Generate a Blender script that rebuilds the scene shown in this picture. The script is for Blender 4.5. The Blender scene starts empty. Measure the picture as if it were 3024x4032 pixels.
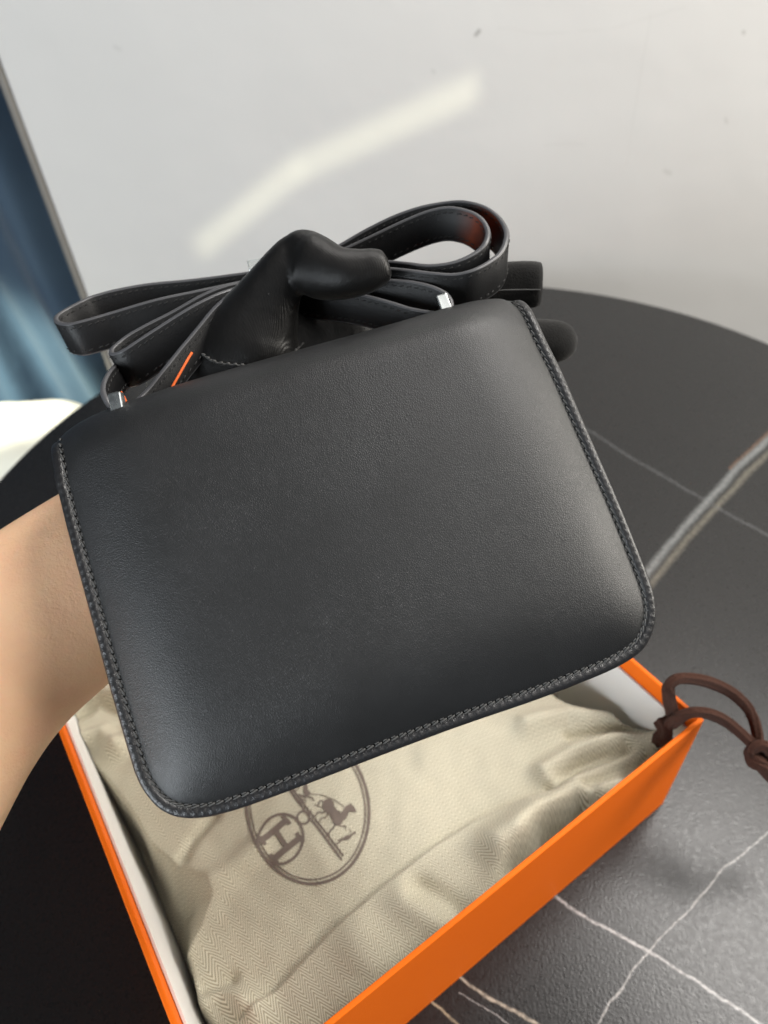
import bpy, bmesh, math, random
import numpy as np
from mathutils import Matrix, Vector, noise as mnoise

random.seed(4)
S = bpy.context.scene
COL = S.collection

# ---------------------------------------------------------------- camera
F = 2796.0                      # focal length in pixels of the 3024 x 4032 photograph
CAM_H = 0.4656                  # camera above the table top, metres
dn = np.array([1740 - 1512, -(4924 - 2016), -F]); dn /= np.linalg.norm(dn)   # straight down, in camera axes
up = -dn
Xc = np.cross([0, 0, -1.0], up); Xc /= np.linalg.norm(Xc)
Yc = np.cross(up, Xc)
R = np.array([Xc, Yc, up])      # camera axes -> world axes
CAMP = np.array([0, 0, CAM_H])
cd = bpy.data.cameras.new('camera'); cam = bpy.data.objects.new('camera', cd); COL.objects.link(cam)
M4 = np.eye(4); M4[:3, :3] = R; M4[:3, 3] = CAMP
CAMW = Matrix(M4.tolist())
cam.matrix_world = CAMW
cd.sensor_fit = 'VERTICAL'; cd.sensor_height = 36; cd.sensor_width = 27; cd.lens = F / 4032 * 36
cd.clip_start = 0.01; cd.clip_end = 50
cd.dof.use_dof = True; cd.dof.focus_distance = 0.256; cd.dof.aperture_fstop = 10.5
S.camera = cam

def px(x, y, d):                # a point seen at photo pixel x, y at depth d
    return R @ np.array([(x - 1512) / F * d, -(y - 2016) / F * d, -d]) + CAMP
def pz(x, y, z):                # the point at height z seen there
    r = R @ np.array([(x - 1512) / F, -(y - 2016) / F, -1.0])
    return CAMP + r * (z - CAM_H) / r[2]
def py_(x, y, Y):
    r = R @ np.array([(x - 1512) / F, -(y - 2016) / F, -1.0])
    return CAMP + r * Y / r[1]

# ---------------------------------------------------------------- world and lights
w = bpy.data.worlds.new("World"); S.world = w; w.use_nodes = True
w.node_tree.nodes['Background'].inputs[0].default_value = (0.88, 0.94, 1.0, 1)
w.node_tree.nodes['Background'].inputs[1].default_value = 0.075
S.view_settings.view_transform = 'Standard'; S.view_settings.look = 'None'
S.view_settings.exposure = 0; S.view_settings.gamma = 1
S.render.engine = 'CYCLES'
S.cycles.use_denoising = True; S.cycles.use_light_tree = False
S.cycles.sample_clamp_indirect = 4

def area(name, loc, target, sx, sy, power, col, spread=180, xdir=None):
    l = bpy.data.lights.new(name, 'AREA'); l.shape = 'RECTANGLE'; l.size = sx; l.size_y = sy
    l.energy = power; l.color = col; l.spread = math.radians(spread)
    o = bpy.data.objects.new(name, l); COL.objects.link(o)
    z = Vector(loc) - Vector(target); z.normalize()
    x = Vector(xdir) if xdir is not None else Vector((0, 0, 1)).cross(z)
    if x.length < 1e-4: x = Vector((1, 0, 0))
    x = (x - z * x.dot(z)).normalized(); y = z.cross(x)
    m = Matrix((x, y, z)).transposed().to_4x4(); m.translation = Vector(loc)
    o.matrix_world = m
    return o

WALL_Y = 1.02
area('ceiling_lamp', (0.88, 0.52, 1.75), (0.15, 0.30, 0), 0.85, 0.50, 33.0, (1.0, 0.965, 0.92))
area('overhead_fill', (0.55, -0.70, 1.65), (0.05, 0.25, 0.40), 0.9, 0.9, 4.5, (1.0, 0.98, 0.95))  # added soft lamp above and behind, lifts the sheen on the bag
area('side_window', (1.35, 0.30, 0.72), (0.0, 0.25, 0.38), 0.6, 0.8, 23.0, (1.0, 0.95, 0.86))
area('curtained_window', (-1.10, -0.95, 0.45), (-0.05, 0.5, 0.40), 0.8, 0.9, 29.0, (0.88, 0.95, 1.0))
area('rear_fill', (-0.75, -1.30, 0.40), (0.0, 0.25, 0.38), 0.35, 0.5, 2.0, (0.90, 0.96, 1.0))  # added weak lamp behind the camera for the bag's lower left highlight
def beam(name, p, q, width, power, lamp=(1.05, -0.75, 1.30), spread=1.6):
    """a lamp with a narrow spread throwing one straight light strip on the wall from p to q (photo pixels)"""
    P, Q = py_(*p, WALL_Y), py_(*q, WALL_Y)
    c = (P + Q) / 2
    z = np.array(lamp) - c; z /= np.linalg.norm(z)
    d = Q - P; dp = d - z * (d @ z)
    area(name, c + z * 1.9, c, np.linalg.norm(dp), width, power, (1.0, 0.97, 0.66), spread, dp)
beam('reflected_sun', (780, 985), (1180, 655), 0.031, 0.0072, spread=1.1)
beam('reflected_sun', (1165, 668), (1880, 345), 0.031, 0.0100, spread=1.1)
sp = bpy.data.lights.new('sun_through_gap', 'SPOT'); sp.energy = 420; sp.color = (1, .97, .80); sp.spot_size = math.radians(9); sp.spot_blend = 1; sp.shadow_soft_size = .01
so = bpy.data.objects.new('sun_through_gap', sp); COL.objects.link(so)
sq = bpy.data.lights.new('sun_spill', 'SPOT'); sq.energy = 260; sq.color = (.88, 1, .82); sq.spot_size = math.radians(21); sq.spot_blend = 1; sq.shadow_soft_size = .03
sqo = bpy.data.objects.new('sun_spill', sq); COL.objects.link(sqo)

# ---------------------------------------------------------------- material helpers
class NT:
    def __init__(s, name):
        s.m = bpy.data.materials.new(name); s.m.use_nodes = True
        s.t = s.m.node_tree; s.b = s.t.nodes['Principled BSDF']
    def n(s, typ, **kw):
        x = s.t.nodes.new(typ)
        for k, v in kw.items(): setattr(x, k, v)
        return x
    def put(s, sock, v):
        if isinstance(v, bpy.types.NodeSocket): s.t.links.new(v, sock)
        else: sock.default_value = v
    def math(s, op, a, b=None, c=None, clamp=False):
        x = s.n('ShaderNodeMath', operation=op, use_clamp=clamp)
        s.put(x.inputs[0], a)
        if b is not None: s.put(x.inputs[1], b)
        if c is not None: s.put(x.inputs[2], c)
        return x.outputs[0]
    def vm(s, op, a, b=None, scale=None):
        x = s.n('ShaderNodeVectorMath', operation=op)
        s.put(x.inputs[0], a)
        if b is not None: s.put(x.inputs[1], b)
        if scale is not None: s.put(x.inputs['Scale'], scale)
        return x.outputs['Value'] if op in ('LENGTH', 'DOT_PRODUCT', 'DISTANCE') else x.outputs[0]
    def coord(s): return s.n('ShaderNodeTexCoord').outputs['Object']
    def noise(s, vec, scale, detail=3, rough=.55, out='Fac'):
        x = s.n('ShaderNodeTexNoise'); s.put(x.inputs['Vector'], vec)
        x.inputs['Scale'].default_value = scale; x.inputs['Detail'].default_value = detail; x.inputs['Roughness'].default_value = rough
        return x.outputs[out]
    def voronoi(s, vec, scale, feature='F1', out='Distance'):
        x = s.n('ShaderNodeTexVoronoi', feature=feature); s.put(x.inputs['Vector'], vec); x.inputs['Scale'].default_value = scale
        return x.outputs[out]
    def rng(s, v, a, b, c=0., d=1., smooth=False):
        x = s.n('ShaderNodeMapRange'); x.clamp = True
        if smooth: x.interpolation_type = 'SMOOTHSTEP'
        s.put(x.inputs[0], v)
        for i, q in enumerate((a, b, c, d)): s.put(x.inputs[i + 1], q)
        return x.outputs[0]
    def mix(s, f, a, b):
        x = s.n('ShaderNodeMix', data_type='RGBA')
        s.put(x.inputs[0], f)
        s.put(x.inputs[6], a if isinstance(a, bpy.types.NodeSocket) else (*a, 1)); s.put(x.inputs[7], b if isinstance(b, bpy.types.NodeSocket) else (*b, 1))
        return x.outputs[2]
    def bump(s, h, dist, strength=1., prev=None):
        x = s.n('ShaderNodeBump'); s.put(x.inputs['Height'], h); x.inputs['Distance'].default_value = dist; x.inputs['Strength'].default_value = strength
        if prev is not None: s.t.links.new(prev, x.inputs['Normal'])
        s.t.links.new(x.outputs[0], s.b.inputs['Normal']); return x.outputs[0]
    def set(s, **kw):
        names = dict(col='Base Color', rough='Roughness', metal='Metallic', spec='Specular IOR Level', sheen='Sheen Weight', sheenr='Sheen Roughness', sheent='Sheen Tint', sss='Subsurface Weight', coat='Coat Weight', coatr='Coat Roughness', aniso='Anisotropic')
        for k, v in kw.items():
            sock = s.b.inputs[names[k]]
            if isinstance(v, tuple) and len(v) == 3: v = (*v, 1)
            s.put(sock, v)
        return s
    def seg(s, P, a, b, wd, soft=.5):
        """mask of a stroke from a to b (3-vectors) of half width wd"""
        a = Vector(a); ba = Vector(b) - a
        pa = s.vm('SUBTRACT', P, tuple(a))
        t = s.math('MULTIPLY', s.vm('DOT_PRODUCT', pa, tuple(ba)), 1 / ba.length_squared, clamp=True)
        pr = s.n('ShaderNodeVectorMath', operation='SCALE'); pr.inputs[0].default_value = tuple(ba); s.put(pr.inputs['Scale'], t)
        d = s.vm('DISTANCE', pa, pr.outputs[0])
        return s.rng(d, wd * soft, wd, 1., 0.)

def leather(name, col=(.0085, .0088, .0094), rough=.44, grain=.00010, spec=.52, scale=1150):
    k = NT(name); c = k.coord()
    wv = k.vm('ADD', c, k.vm('SCALE', k.noise(c, 260, 2, out='Color'), scale=.0012))
    st = k.vm('MULTIPLY', wv, (1.0, .8, 1.0))
    v = k.voronoi(st, scale, 'DISTANCE_TO_EDGE')
    cells = k.rng(v, 0.0, .28, 0, 1, True)
    amt = k.rng(k.noise(c, 22, 2), .3, .7, .55, 1.)
    h = k.math('ADD', k.math('MULTIPLY', cells, amt), k.math('MULTIPLY', k.noise(c, 2600, 2), .25))
    k.bump(h, grain, .9)
    cc = k.mix(k.rng(k.noise(c, 40, 3), .3, .7), col, tuple(x * 1.5 for x in col))
    k.set(col=cc, rough=k.rng(cells, 0, 1, rough + .05, rough), spec=spec)
    return k.m

M = {}
M['leather'] = leather('black_grained_leather', scale=1500, grain=.00006)
M['strap'] = leather('black_strap_leather', (.006, .006, .0065), .46, .00004, .28)
M['binding'] = leather('black_edge_binding', (.011, .011, .012), .34, .00006, .5)
k = NT('strap_edge_paint'); k.set(col=(.070, .070, .075), rough=.38, spec=.5); k.bump(k.noise(k.coord(), 500, 2), .0001, .4); M['edge'] = k.m
k = NT('terracotta_strap_fade'); wa = k.n('ShaderNodeAttribute'); wa.attribute_name = 'interior'; k.set(col=k.mix(k.math('MULTIPLY', wa.outputs['Fac'], k.rng(k.noise(k.coord(), 200, 3), .2, .6, .6, 1.)), (.006, .006, .0065), (.13, .026, .010)), rough=.5, spec=.28); M['interior'] = k.m  # black strap leather fading to terracotta on set stretches of the loops
k = NT('orange_lining'); k.set(col=k.mix(k.noise(k.coord(), 120), (.62, .10, .015), (.70, .13, .02)), rough=.55, spec=.3); M['orangeline'] = k.m
k = NT('black_thread'); k.set(col=(.065, .065, .064), rough=.6, spec=.4); k.bump(k.noise(k.coord(), 3000, 1), .0001, .6); M['thread'] = k.m
k = NT('dark_strap_thread'); k.set(col=(.022, .022, .022), rough=.6, spec=.3); M['thread2'] = k.m
k = NT('polished_metal'); k.set(col=(.70, .73, .72), rough=k.rng(k.noise(k.coord(), 300), .3, .7, .22, .32), metal=1.0); M['metal'] = k.m

# satin with fine ribs, suede for the fingers
k = NT('black_ribbed_satin'); c = k.coord()
wv = k.n('ShaderNodeTexWave', wave_type='BANDS', bands_direction='DIAGONAL'); k.put(wv.inputs['Vector'], k.vm('MULTIPLY', c, (1.0, -.75, .25)))
wr = k.noise(k.vm('MULTIPLY', c, (1.0, .45, 1.0)), 95, 3, .5)
wv.inputs['Scale'].default_value = 1250; wv.inputs['Distortion'].default_value = 1.0; wv.inputs['Detail Scale'].default_value = 1.2
lint = k.rng(k.voronoi(c, 190), .06, .035)
lint2 = k.math('MULTIPLY', lint, k.rng(k.noise(c, 60), .58, .62))
b1 = k.bump(wr, .0016, .4); k.bump(wv.outputs['Fac'], .00008, .7, b1)
k.set(col=k.mix(lint2, (.0035, .0033, .0033), (.12, .12, .12)), rough=.40, spec=.27, sheen=.03, sheenr=.4)
M['satin'] = k.m
k = NT('black_suede'); c = k.coord()
k.bump(k.noise(c, 1200, 4), .0004, .8)
k.set(col=k.mix(k.noise(c, 170, 4), (.006, .006, .006), (.018, .0175, .017)), rough=.9, spec=.15, sheen=.12, sheenr=.5); M['suede'] = k.m

k = NT('skin'); c = k.coord()
blot = k.rng(k.noise(c, 34, 5, .65), .35, .68); pores = k.noise(c, 900, 3)
base = k.mix(k.rng(k.noise(c, 14, 3), .35, .65), k.mix(blot, (.79, .54, .325), (.80, .49, .305)), k.mix(blot, (.80, .50, .31), (.74, .44, .275)))
frek = k.math('MULTIPLY', k.rng(k.voronoi(c, 120), .10, .04), k.rng(k.noise(c, 45), .52, .62))
base = k.mix(k.math('MULTIPLY', frek, .45), base, (.34, .19, .12))
k.set(col=base, rough=.52, spec=.35, sss=.25)
k.b.inputs['Subsurface Radius'].default_value = (1.0, .35, .18); k.b.inputs['Subsurface Scale'].default_value = .004
k.bump(k.math('ADD', pores, k.math('MULTIPLY', k.noise(c, 260, 3), 1.6)), .00028, .7); M['skin'] = k.m

def paper(name, c1, c2, rough=.55, grain=.00012):
    k = NT(name); c = k.coord()
    k.bump(k.math('ADD', k.voronoi(c, 900), k.noise(c, 1800, 2)), grain, .6)
    k.set(col=k.mix(k.noise(c, 18, 4), c1, c2), rough=rough, spec=.18); return k.m
M['orange'] = paper('orange_textured_paper', (.80, .135, .004), (.86, .160, .006), .6)
M['white'] = paper('white_liner_paper', (.70, .69, .67), (.74, .73, .71), .75, .00005)

# ---------------------------------------------------------------- object helpers
WM = {}                          # world matrix of each thing
def thing(name, label, cat, loc=(0, 0, 0), mat=None, group=None):
    o = bpy.data.objects.new(name, None); COL.objects.link(o); o.empty_display_size = .02
    m = mat if mat is not None else Matrix.Translation(Vector(loc))
    o.matrix_world = m; WM[o.name] = m
    o['label'] = label; o['category'] = cat
    if group: o['group'] = group
    return o
def build(name, V, Fc, mats, parent=None, smooth=True, mi=None, local=False):
    me = bpy.data.meshes.new(name)
    V = np.asarray(V, float)
    if parent is not None and not local:
        inv = np.array(WM[parent.name].inverted()); V = V @ inv[:3, :3].T + inv[:3, 3]
    me.from_pydata(V.tolist(), [], [tuple(int(i) for i in f) for f in Fc])
    for m in (mats if isinstance(mats, list) else [mats]): me.materials.append(m)
    if mi is not None: me.polygons.foreach_set('material_index', np.asarray(mi, np.int32))
    me.polygons.foreach_set('use_smooth', [smooth] * len(me.polygons))
    me.update()
    o = bpy.data.objects.new(name, me); COL.objects.link(o)
    if parent is not None: o.parent = parent; WM[o.name] = WM[parent.name]
    return o
def solid(o, bevel=.0005, seg=2):
    bm = bmesh.new(); bm.from_mesh(o.data)
    bmesh.ops.remove_doubles(bm, verts=bm.verts, dist=1e-6)
    bmesh.ops.recalc_face_normals(bm, faces=bm.faces)
    if bevel: bmesh.ops.bevel(bm, geom=list(bm.edges), offset=bevel, segments=seg, profile=.5, affect='EDGES')
    bm.to_mesh(o.data); bm.free(); o.data.polygons.foreach_set('use_smooth', [False] * len(o.data.polygons)); o.data.update(); return o
BOXF = [(0, 3, 2, 1), (4, 5, 6, 7), (0, 1, 5, 4), (1, 2, 6, 5), (2, 3, 7, 6), (3, 0, 4, 7)]
def boxv(o, a, b, c):            # corner and three edge vectors
    o, a, b, c = map(np.asarray, (o, a, b, c))
    return [o, o + a, o + a + b, o + b, o + c, o + a + c, o + a + b + c, o + b + c]
def cr(pts, n, closed=False):
    """Catmull-Rom through pts, n samples evenly spaced along the length"""
    P = np.asarray(pts, float)
    if closed: Q = np.vstack([P[-1], P, P[0], P[1]])
    else: Q = np.vstack([2 * P[0] - P[1], P, 2 * P[-1] - P[-2]])
    out = []
    for i in range(len(Q) - 3):
        p0, p1, p2, p3 = Q[i:i + 4]
        for t in np.linspace(0, 1, 24, endpoint=False):
            out.append(.5 * (2 * p1 + (p2 - p0) * t + (2 * p0 - 5 * p1 + 4 * p2 - p3) * t * t + (3 * p1 - p0 - 3 * p2 + p3) * t ** 3))
    out.append(Q[-2]); out = np.array(out)
    L = np.r_[0, np.cumsum(np.linalg.norm(np.diff(out[:, :3], axis=0), axis=1))]
    s = np.linspace(0, L[-1], n)
    return np.stack([np.interp(s, L, out[:, j]) for j in range(out.shape[1])], 1)
def tangents(P):
    T = np.gradient(P, axis=0); return T / (np.linalg.norm(T, axis=1, keepdims=True) + 1e-12)
def tube(P, prof, ref, caps=True):
    """sweep: prof(i) gives an (m,2) profile in the (side, ref-ish) frame"""
    T = tangents(P); V = []; Fc = []; m = None
    for i, p in enumerate(P):
        r = np.asarray(ref[i] if np.ndim(ref) == 2 else ref, float)
        r = r - T[i] * (r @ T[i]); r /= np.linalg.norm(r); s = np.cross(T[i], r)
        q = prof(i); m = len(q)
        V += [p + s * a + r * b for a, b in q]
    for i in range(len(P) - 1):
        for j in range(m):
            a, b = i * m + j, i * m + (j + 1) % m
            Fc.append((a, b, b + m, a + m))
    if caps:
        Fc.append(tuple(range(m))[::-1]); Fc.append(tuple(range((len(P) - 1) * m, len(P) * m)))
    return V, Fc
def ellp(a, b, m=20, n=2.0):
    t = np.linspace(0, 2 * math.pi, m, endpoint=False)
    c, s = np.cos(t), np.sin(t)
    return np.stack([a * np.sign(c) * np.abs(c) ** (2 / n), b * np.sign(s) * np.abs(s) ** (2 / n)], 1)
class MB:
    def __init__(s): s.V = []; s.F = []; s.I = []
    def add(s, VF, i=0):
        V, Fc = VF; o = len(s.V); s.V += list(V); s.F += [tuple(x + o for x in f) for f in Fc]; s.I += [i] * len(Fc) if np.ndim(i) == 0 else list(i)
    def build(s, name, mats, parent, smooth=True, local=False): return build(name, s.V, s.F, mats, parent, smooth, s.I, local)
def capsule(p, q, r, m=6):
    p, q = np.asarray(p, float), np.asarray(q, float); d = (q - p); L = np.linalg.norm(d); d /= L
    P = np.array([p, p + d * r * .5, p + d * L * .5, q - d * r * .5, q]); rr = [r * .45, r * .95, r, r * .95, r * .45]
    ref = np.array([0, 0, 1.0]) if abs(d[2]) < .9 else np.array([1.0, 0, 0])
    return tube(P, lambda i: ellp(rr[i], rr[i], m), ref)
def sst(x): x = np.clip(x, 0, 1); return x * x * (3 - 2 * x)
def pdist(P, line):
    """distance of points P (n,2) to a polyline, and its sign (left of travel positive)"""
    P = np.asarray(P); best = np.full(len(P), 1e9); sg = np.zeros(len(P))
    for a, b in zip(line[:-1], line[1:]):
        ba = b - a; t = np.clip(((P - a) @ ba) / (ba @ ba), 0, 1)
        d = P - a - t[:, None] * ba; D = np.hypot(d[:, 0], d[:, 1])
        s = np.sign(ba[0] * (P[:, 1] - a[1]) - ba[1] * (P[:, 0] - a[0]))
        m = D < best; best[m] = D[m]; sg[m] = s[m]
    return best, sg

# ---------------------------------------------------------------- setting: wall, floor
EDGE_T, EDGE_B = py_(0, 260, WALL_Y), py_(340, 1150, WALL_Y)
WX = (EDGE_T[0] + EDGE_B[0]) / 2                       # the wall's left end
k = NT('painted_plaster'); c = k.coord()
P = k.vm('ADD', c, k.vm('SCALE', k.vm('SUBTRACT', k.noise(c, 30, 2, out='Color'), (.5, .5, .5)), scale=.006))
marks = None
def wl(pts, wd, st):
    global marks
    for a, b in zip(pts[:-1], pts[1:]):
        s = k.math('MULTIPLY', k.seg(P, py_(*a, WALL_Y), py_(*b, WALL_Y), wd, .2), st)
        marks = s if marks is None else k.math('MAXIMUM', marks, s)
wl([(1960, 110), (2150, 135), (2400, 115), (2700, 30)], .0018, .05)
wl([(2560, 60), (2510, 350), (2470, 650)], .0018, .06)
wl([(2140, 572), (2300, 566)], .0018, .06)
wl([(1875, 138), (1887, 124)], .0034, .55); wl([(2924, 128), (2926, 132)], .0030, .5)
wl([(1706, 280), (1712, 288)], .003, .16); wl([(2620, 672), (2640, 684)], .0040, .18); wl([(450, 185), (470, 195)], .0035, .12); wl([(2855, 470), (2860, 485)], .003, .2)
fine = k.noise(c, 60, 4)
k.bump(k.math('ADD', k.math('MULTIPLY', k.noise(c, 3.5, 3), 3.0), k.math('ADD', k.math('MULTIPLY', fine, .25), k.math('MULTIPLY', k.noise(c, 900, 2), .05))), .004, .35)
base = k.mix(k.noise(c, 4, 3), (.555, .548, .535), (.59, .583, .57))
k.set(col=k.mix(marks, base, (.12, .11, .10)), rough=.62, spec=.3); M['wall'] = k.m
wall = build('wall', boxv((WX, WALL_Y, -.75), (2.6, 0, 0), (0, .12, 0), (0, 0, 2.75)), BOXF, M['wall'], smooth=False)
wall['kind'] = 'structure'; solid(wall, .003)
k = NT('taupe_trim'); k.set(col=k.mix(k.noise(k.coord(), 40), (.15, .14, .125), (.19, .178, .16)), rough=.6); M['trim'] = k.m
tr = build('corner_trim', boxv((WX - .0090, WALL_Y - .004, -.75), (.0085, 0, 0), (0, .06, 0), (0, 0, 2.75)), BOXF, M['trim'], wall if False else None, smooth=False)
tr.parent = wall; solid(tr, .002)
k = NT('floor_tile_grey'); k.set(col=k.mix(k.noise(k.coord(), 6, 4), (.10, .10, .11), (.14, .14, .14)), rough=.5); M['floor'] = k.m
fl = build('floor', [(-3, -2, -.75), (3, -2, -.75), (3, 3.2, -.75), (-3, 3.2, -.75)], [(0, 1, 2, 3)], M['floor'], smooth=False); fl['kind'] = 'structure'

# ---------------------------------------------------------------- blue curtain and the sunlit cushion at the left
k = NT('blue_velvet'); c = k.coord()
k.bump(k.noise(c, 30, 4), .004, .5)
k.set(col=k.mix(k.rng(k.noise(c, 5, 3), .3, .7), (.058, .092, .138), (.080, .122, .172)), rough=.8, spec=.2, sheen=.3, sheenr=.4); M['blue'] = k.m
nx, nz = 220, 60; V = []; Fc = []
for j in range(nz):
    for i in range(nx):
        x = -1.9 + i / (nx - 1) * (WX + .10 + 1.9); z = -.74 + j / (nz - 1) * 2.4
        low = 1 - sst((z + .1) / .7)
        y = WALL_Y + .22 + .022 * math.sin(x * 26 + .6 * math.sin(z * 2.0)) + .012 * math.sin(x * 61 + z * 1.5) - .06 * low * math.sin(x * 9 + z * 3)
        V.append((x, y, z))
for j in range(nz - 1):
    for i in range(nx - 1): a = j * nx + i; Fc.append((a, a + 1, a + nx + 1, a + nx))
cur = build('curtain', V, Fc, M['blue']); cur['label'] = 'blue fabric hanging left of the white wall, lit teal near the bottom'; cur['category'] = 'curtain'
m_ = cur.modifiers.new('thickness', 'SOLIDIFY'); m_.thickness = .003

k = NT('pale_cushion_cloth'); k.bump(k.noise(k.coord(), 300, 3), .001, .4); k.set(col=(.80, .79, .68), rough=.85, spec=.2); M['cushion'] = k.m
CUS = pz(70, 1800, -.20)
t = thing('cushion', 'pale sunlit cushion glowing white beyond the left table edge', 'cushion', CUS - np.array([0, 0, .078]))
V = []; Fc = []; n1, n2 = 40, 24
for j in range(n2 + 1):
    ph = -math.pi / 2 + math.pi * j / n2
    for i in range(n1):
        th = 2 * math.pi * i / n1
        cx, sx = math.cos(th), math.sin(th)
        ex = lambda v, e: math.copysign(abs(v) ** e, v)
        rr = max(math.cos(ph), 0) ** .55
        V.append(CUS + np.array([.13 * ex(cx, .6) * rr, .11 * ex(sx, .6) * rr, .06 * ex(math.sin(ph), .9) - .015 * rr ** 6]) * (1 + .10 * mnoise.noise(Vector((cx * 1.3 + 4, sx * 1.3, ph)))) + CUS * 0)
for j in range(n2):
    for i in range(n1):
        a, b = j * n1 + i, j * n1 + (i + 1) % n1; Fc.append((a, b, b + n1, a + n1))
build('cover', V, Fc, M['cushion'], t)
pipe = np.array([CUS + np.array([.132 * math.copysign(abs(math.cos(a)) ** .6, math.cos(a)), .112 * math.copysign(abs(math.sin(a)) ** .6, math.sin(a)), -.02]) for a in np.linspace(0, 2 * math.pi, 80)])
build('piping', *tube(pipe, lambda i: ellp(.004, .004, 8), (0, 0, 1.0), False), M['cushion'], t)
st = thing('stool', 'low seat holding the pale cushion beside the table', 'stool', (CUS[0], CUS[1], -.75))
sv, sf = tube(np.array([CUS + [0, 0, -.15], CUS + [0, 0, -.079]]), lambda i: ellp(.11, .13, 40, 4), (1.0, 0, 0)); build('seat', sv, sf, M['blue'], st, False)
for sx in (-1, 1):
    for sy in (-1, 1):
        p = CUS + np.array([sx * .10, sy * .08, 0]); build('leg', *tube(np.array([[p[0], p[1], -.75], [p[0], p[1], CUS[2] - .151]]), lambda i: ellp(.014, .014, 10), (1.0, 0, 0)), M['trim'], st)
SPOT = np.array([-1.35, .15, 1.15]); so.location = SPOT
SP2 = np.array([-1.30, .45, .55]); sqo.location = SP2
sqo.rotation_euler = (Vector(py_(150, 1570, WALL_Y + .2)) - Vector(SP2)).to_track_quat('-Z', 'Y').to_euler()
so.rotation_euler = (Vector(CUS + np.array([0, .06, .08])) - Vector(SPOT)).to_track_quat('-Z', 'Y').to_euler()

# ---------------------------------------------------------------- round black stone table
tp = np.array([pz(*p, 0)[:2] for p in [(2140, 1130), (2500, 1180), (2760, 1252), (3024, 1350), (290, 1612), (150, 1730), (0, 1885)]])
sol = np.linalg.lstsq(np.c_[2 * tp, np.ones(len(tp))], (tp ** 2).sum(1), rcond=None)[0]
TC = np.array([sol[0], sol[1], 0]); TR = math.sqrt(sol[2] + sol[0] ** 2 + sol[1] ** 2)
tab = thing('round_table', 'round black stone table with thin pale veins under the orange box', 'table', (TC[0], TC[1], -.75))
k = NT('black_sintered_stone'); c = k.coord()
off = Vector((TC[0], TC[1], -.75))
P = k.vm('ADD', c, k.vm('SCALE', k.vm('SUBTRACT', k.noise(c, 55, 3, out='Color'), (.5, .5, .5)), scale=.0055))
PS = k.vm('MULTIPLY', k.vm('ADD', c, k.vm('SCALE', k.vm('SUBTRACT', k.noise(c, 26, 2, out='Color'), (.5, .5, .5)), scale=.005)), (1, 1, 0))
P = k.vm('ADD', P, k.vm('SCALE', k.vm('SUBTRACT', k.noise(c, 480, 2, out='Color'), (.5, .5, .5)), scale=.0008))
P = k.vm('MULTIPLY', P, (1, 1, 0))
col = k.mix(k.noise(c, 9, 4), (.009, .009, .0095), (.014, .0135, .0135))
grainy = k.rng(k.noise(c, 420, 3), .38, .6, .45, 1.)
def vein(pts, wd, colr, st, soft=.4, PP=None):
    global col
    mk = None
    for a, b in zip(pts[:-1], pts[1:]):
        A, B = pz(*a, 0) - off, pz(*b, 0) - off
        s = k.seg(PP or P, (A[0], A[1], 0), (B[0], B[1], 0), wd, soft); mk = s if mk is None else k.math('MAXIMUM', mk, s)
    col = k.mix(k.math('MULTIPLY', k.math('MULTIPLY', mk, grainy), st), col, colr)
V1 = [(3130, 1650), (2900, 1872), (2745, 2045), (2560, 2265), (2300, 2610), (1900, 3150)]
vein([(x + 16, y + 18) for x, y in V1], .0046, (.19, .175, .14),   .75, 0., PS)
vein([(x - 12, y - 12) for x, y in V1], .0052, (.23, .24, .24), .85, .1, PS)
vein([(x - 24, y - 26) for x, y in V1[:2]], .0022, (.24, .12, .06), .5, 0., PS)
vein([(1500, 1200), (2200, 1620), (2500, 1810), (2800, 1985), (3100, 2150)], .0021, (.13, .135, .14), .6, .1)
vein([(2050, 3420), (2180, 3525), (2350, 3640), (2555, 3745), (2800, 3900), (3080, 4100)], .00125, (.45, .44, .43), .9, .1)
vein([(3080, 3240), (2840, 3430), (2720, 3570), (2550, 3745), (2440, 3890), (2340, 4060)], .0008, (.40, .39, .375), .75, .2)
vein([(1700, 3770), (1900, 3910), (2060, 4005), (2200, 4080)], .0013, (.40, .35, .28), .9, .2)
vein([(1600, 3880), (1700, 3950), (1850, 4060)], .0009, (.42, .34, .23), .8, .2)
vein([(1810, 3915), (1900, 3960), (2010, 4040)], .0005, (.34, .33, .32), .7)
vein([(-250, 1930), (-80, 2040), (40, 2125)], .0016, (.28, .30, .32), .8)
k.bump(k.math('ADD', k.math('MULTIPLY', k.noise(c, 620, 2, .4), 1.0), k.math('MULTIPLY', k.noise(c, 1500, 2), .25)), .00022, .5)
k.set(col=col, rough=k.rng(k.noise(c, 300, 2), .3,   .7, .25, .33), spec=.36); M['stone'] = k.m
n = 160; prof = [(TR - .003, 0), (TR - .0008, -.0012), (TR, -.004), (TR, -.011), (TR - .003, -.014)]
V = [TC]; Fc = []
for r, z in prof:
    V += [TC + np.array([r * math.cos(2 * math.pi * i / n), r * math.sin(2 * math.pi * i / n), z]) for i in range(n)]
V.append(TC + np.array([0, 0, -.014])); Fc = [(0, 1 + i, 1 + (i + 1) % n) for i in range(n)]
for j in range(len(prof) - 1):
    for i in range(n): a, b = 1 + j * n + i, 1 + j * n + (i + 1) % n; Fc.append((a, a + n, b + n, b))
lb = 1 + (len(prof) - 1) * n; Fc += [(len(V) - 1, lb + (i + 1) % n, lb + i) for i in range(n)]
build('tabletop', V, Fc, M['stone'], tab, False)
k = NT('black_steel'); k.set(col=(.02, .02, .022), rough=.4, spec=.5); M['steel'] = k.m
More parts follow.
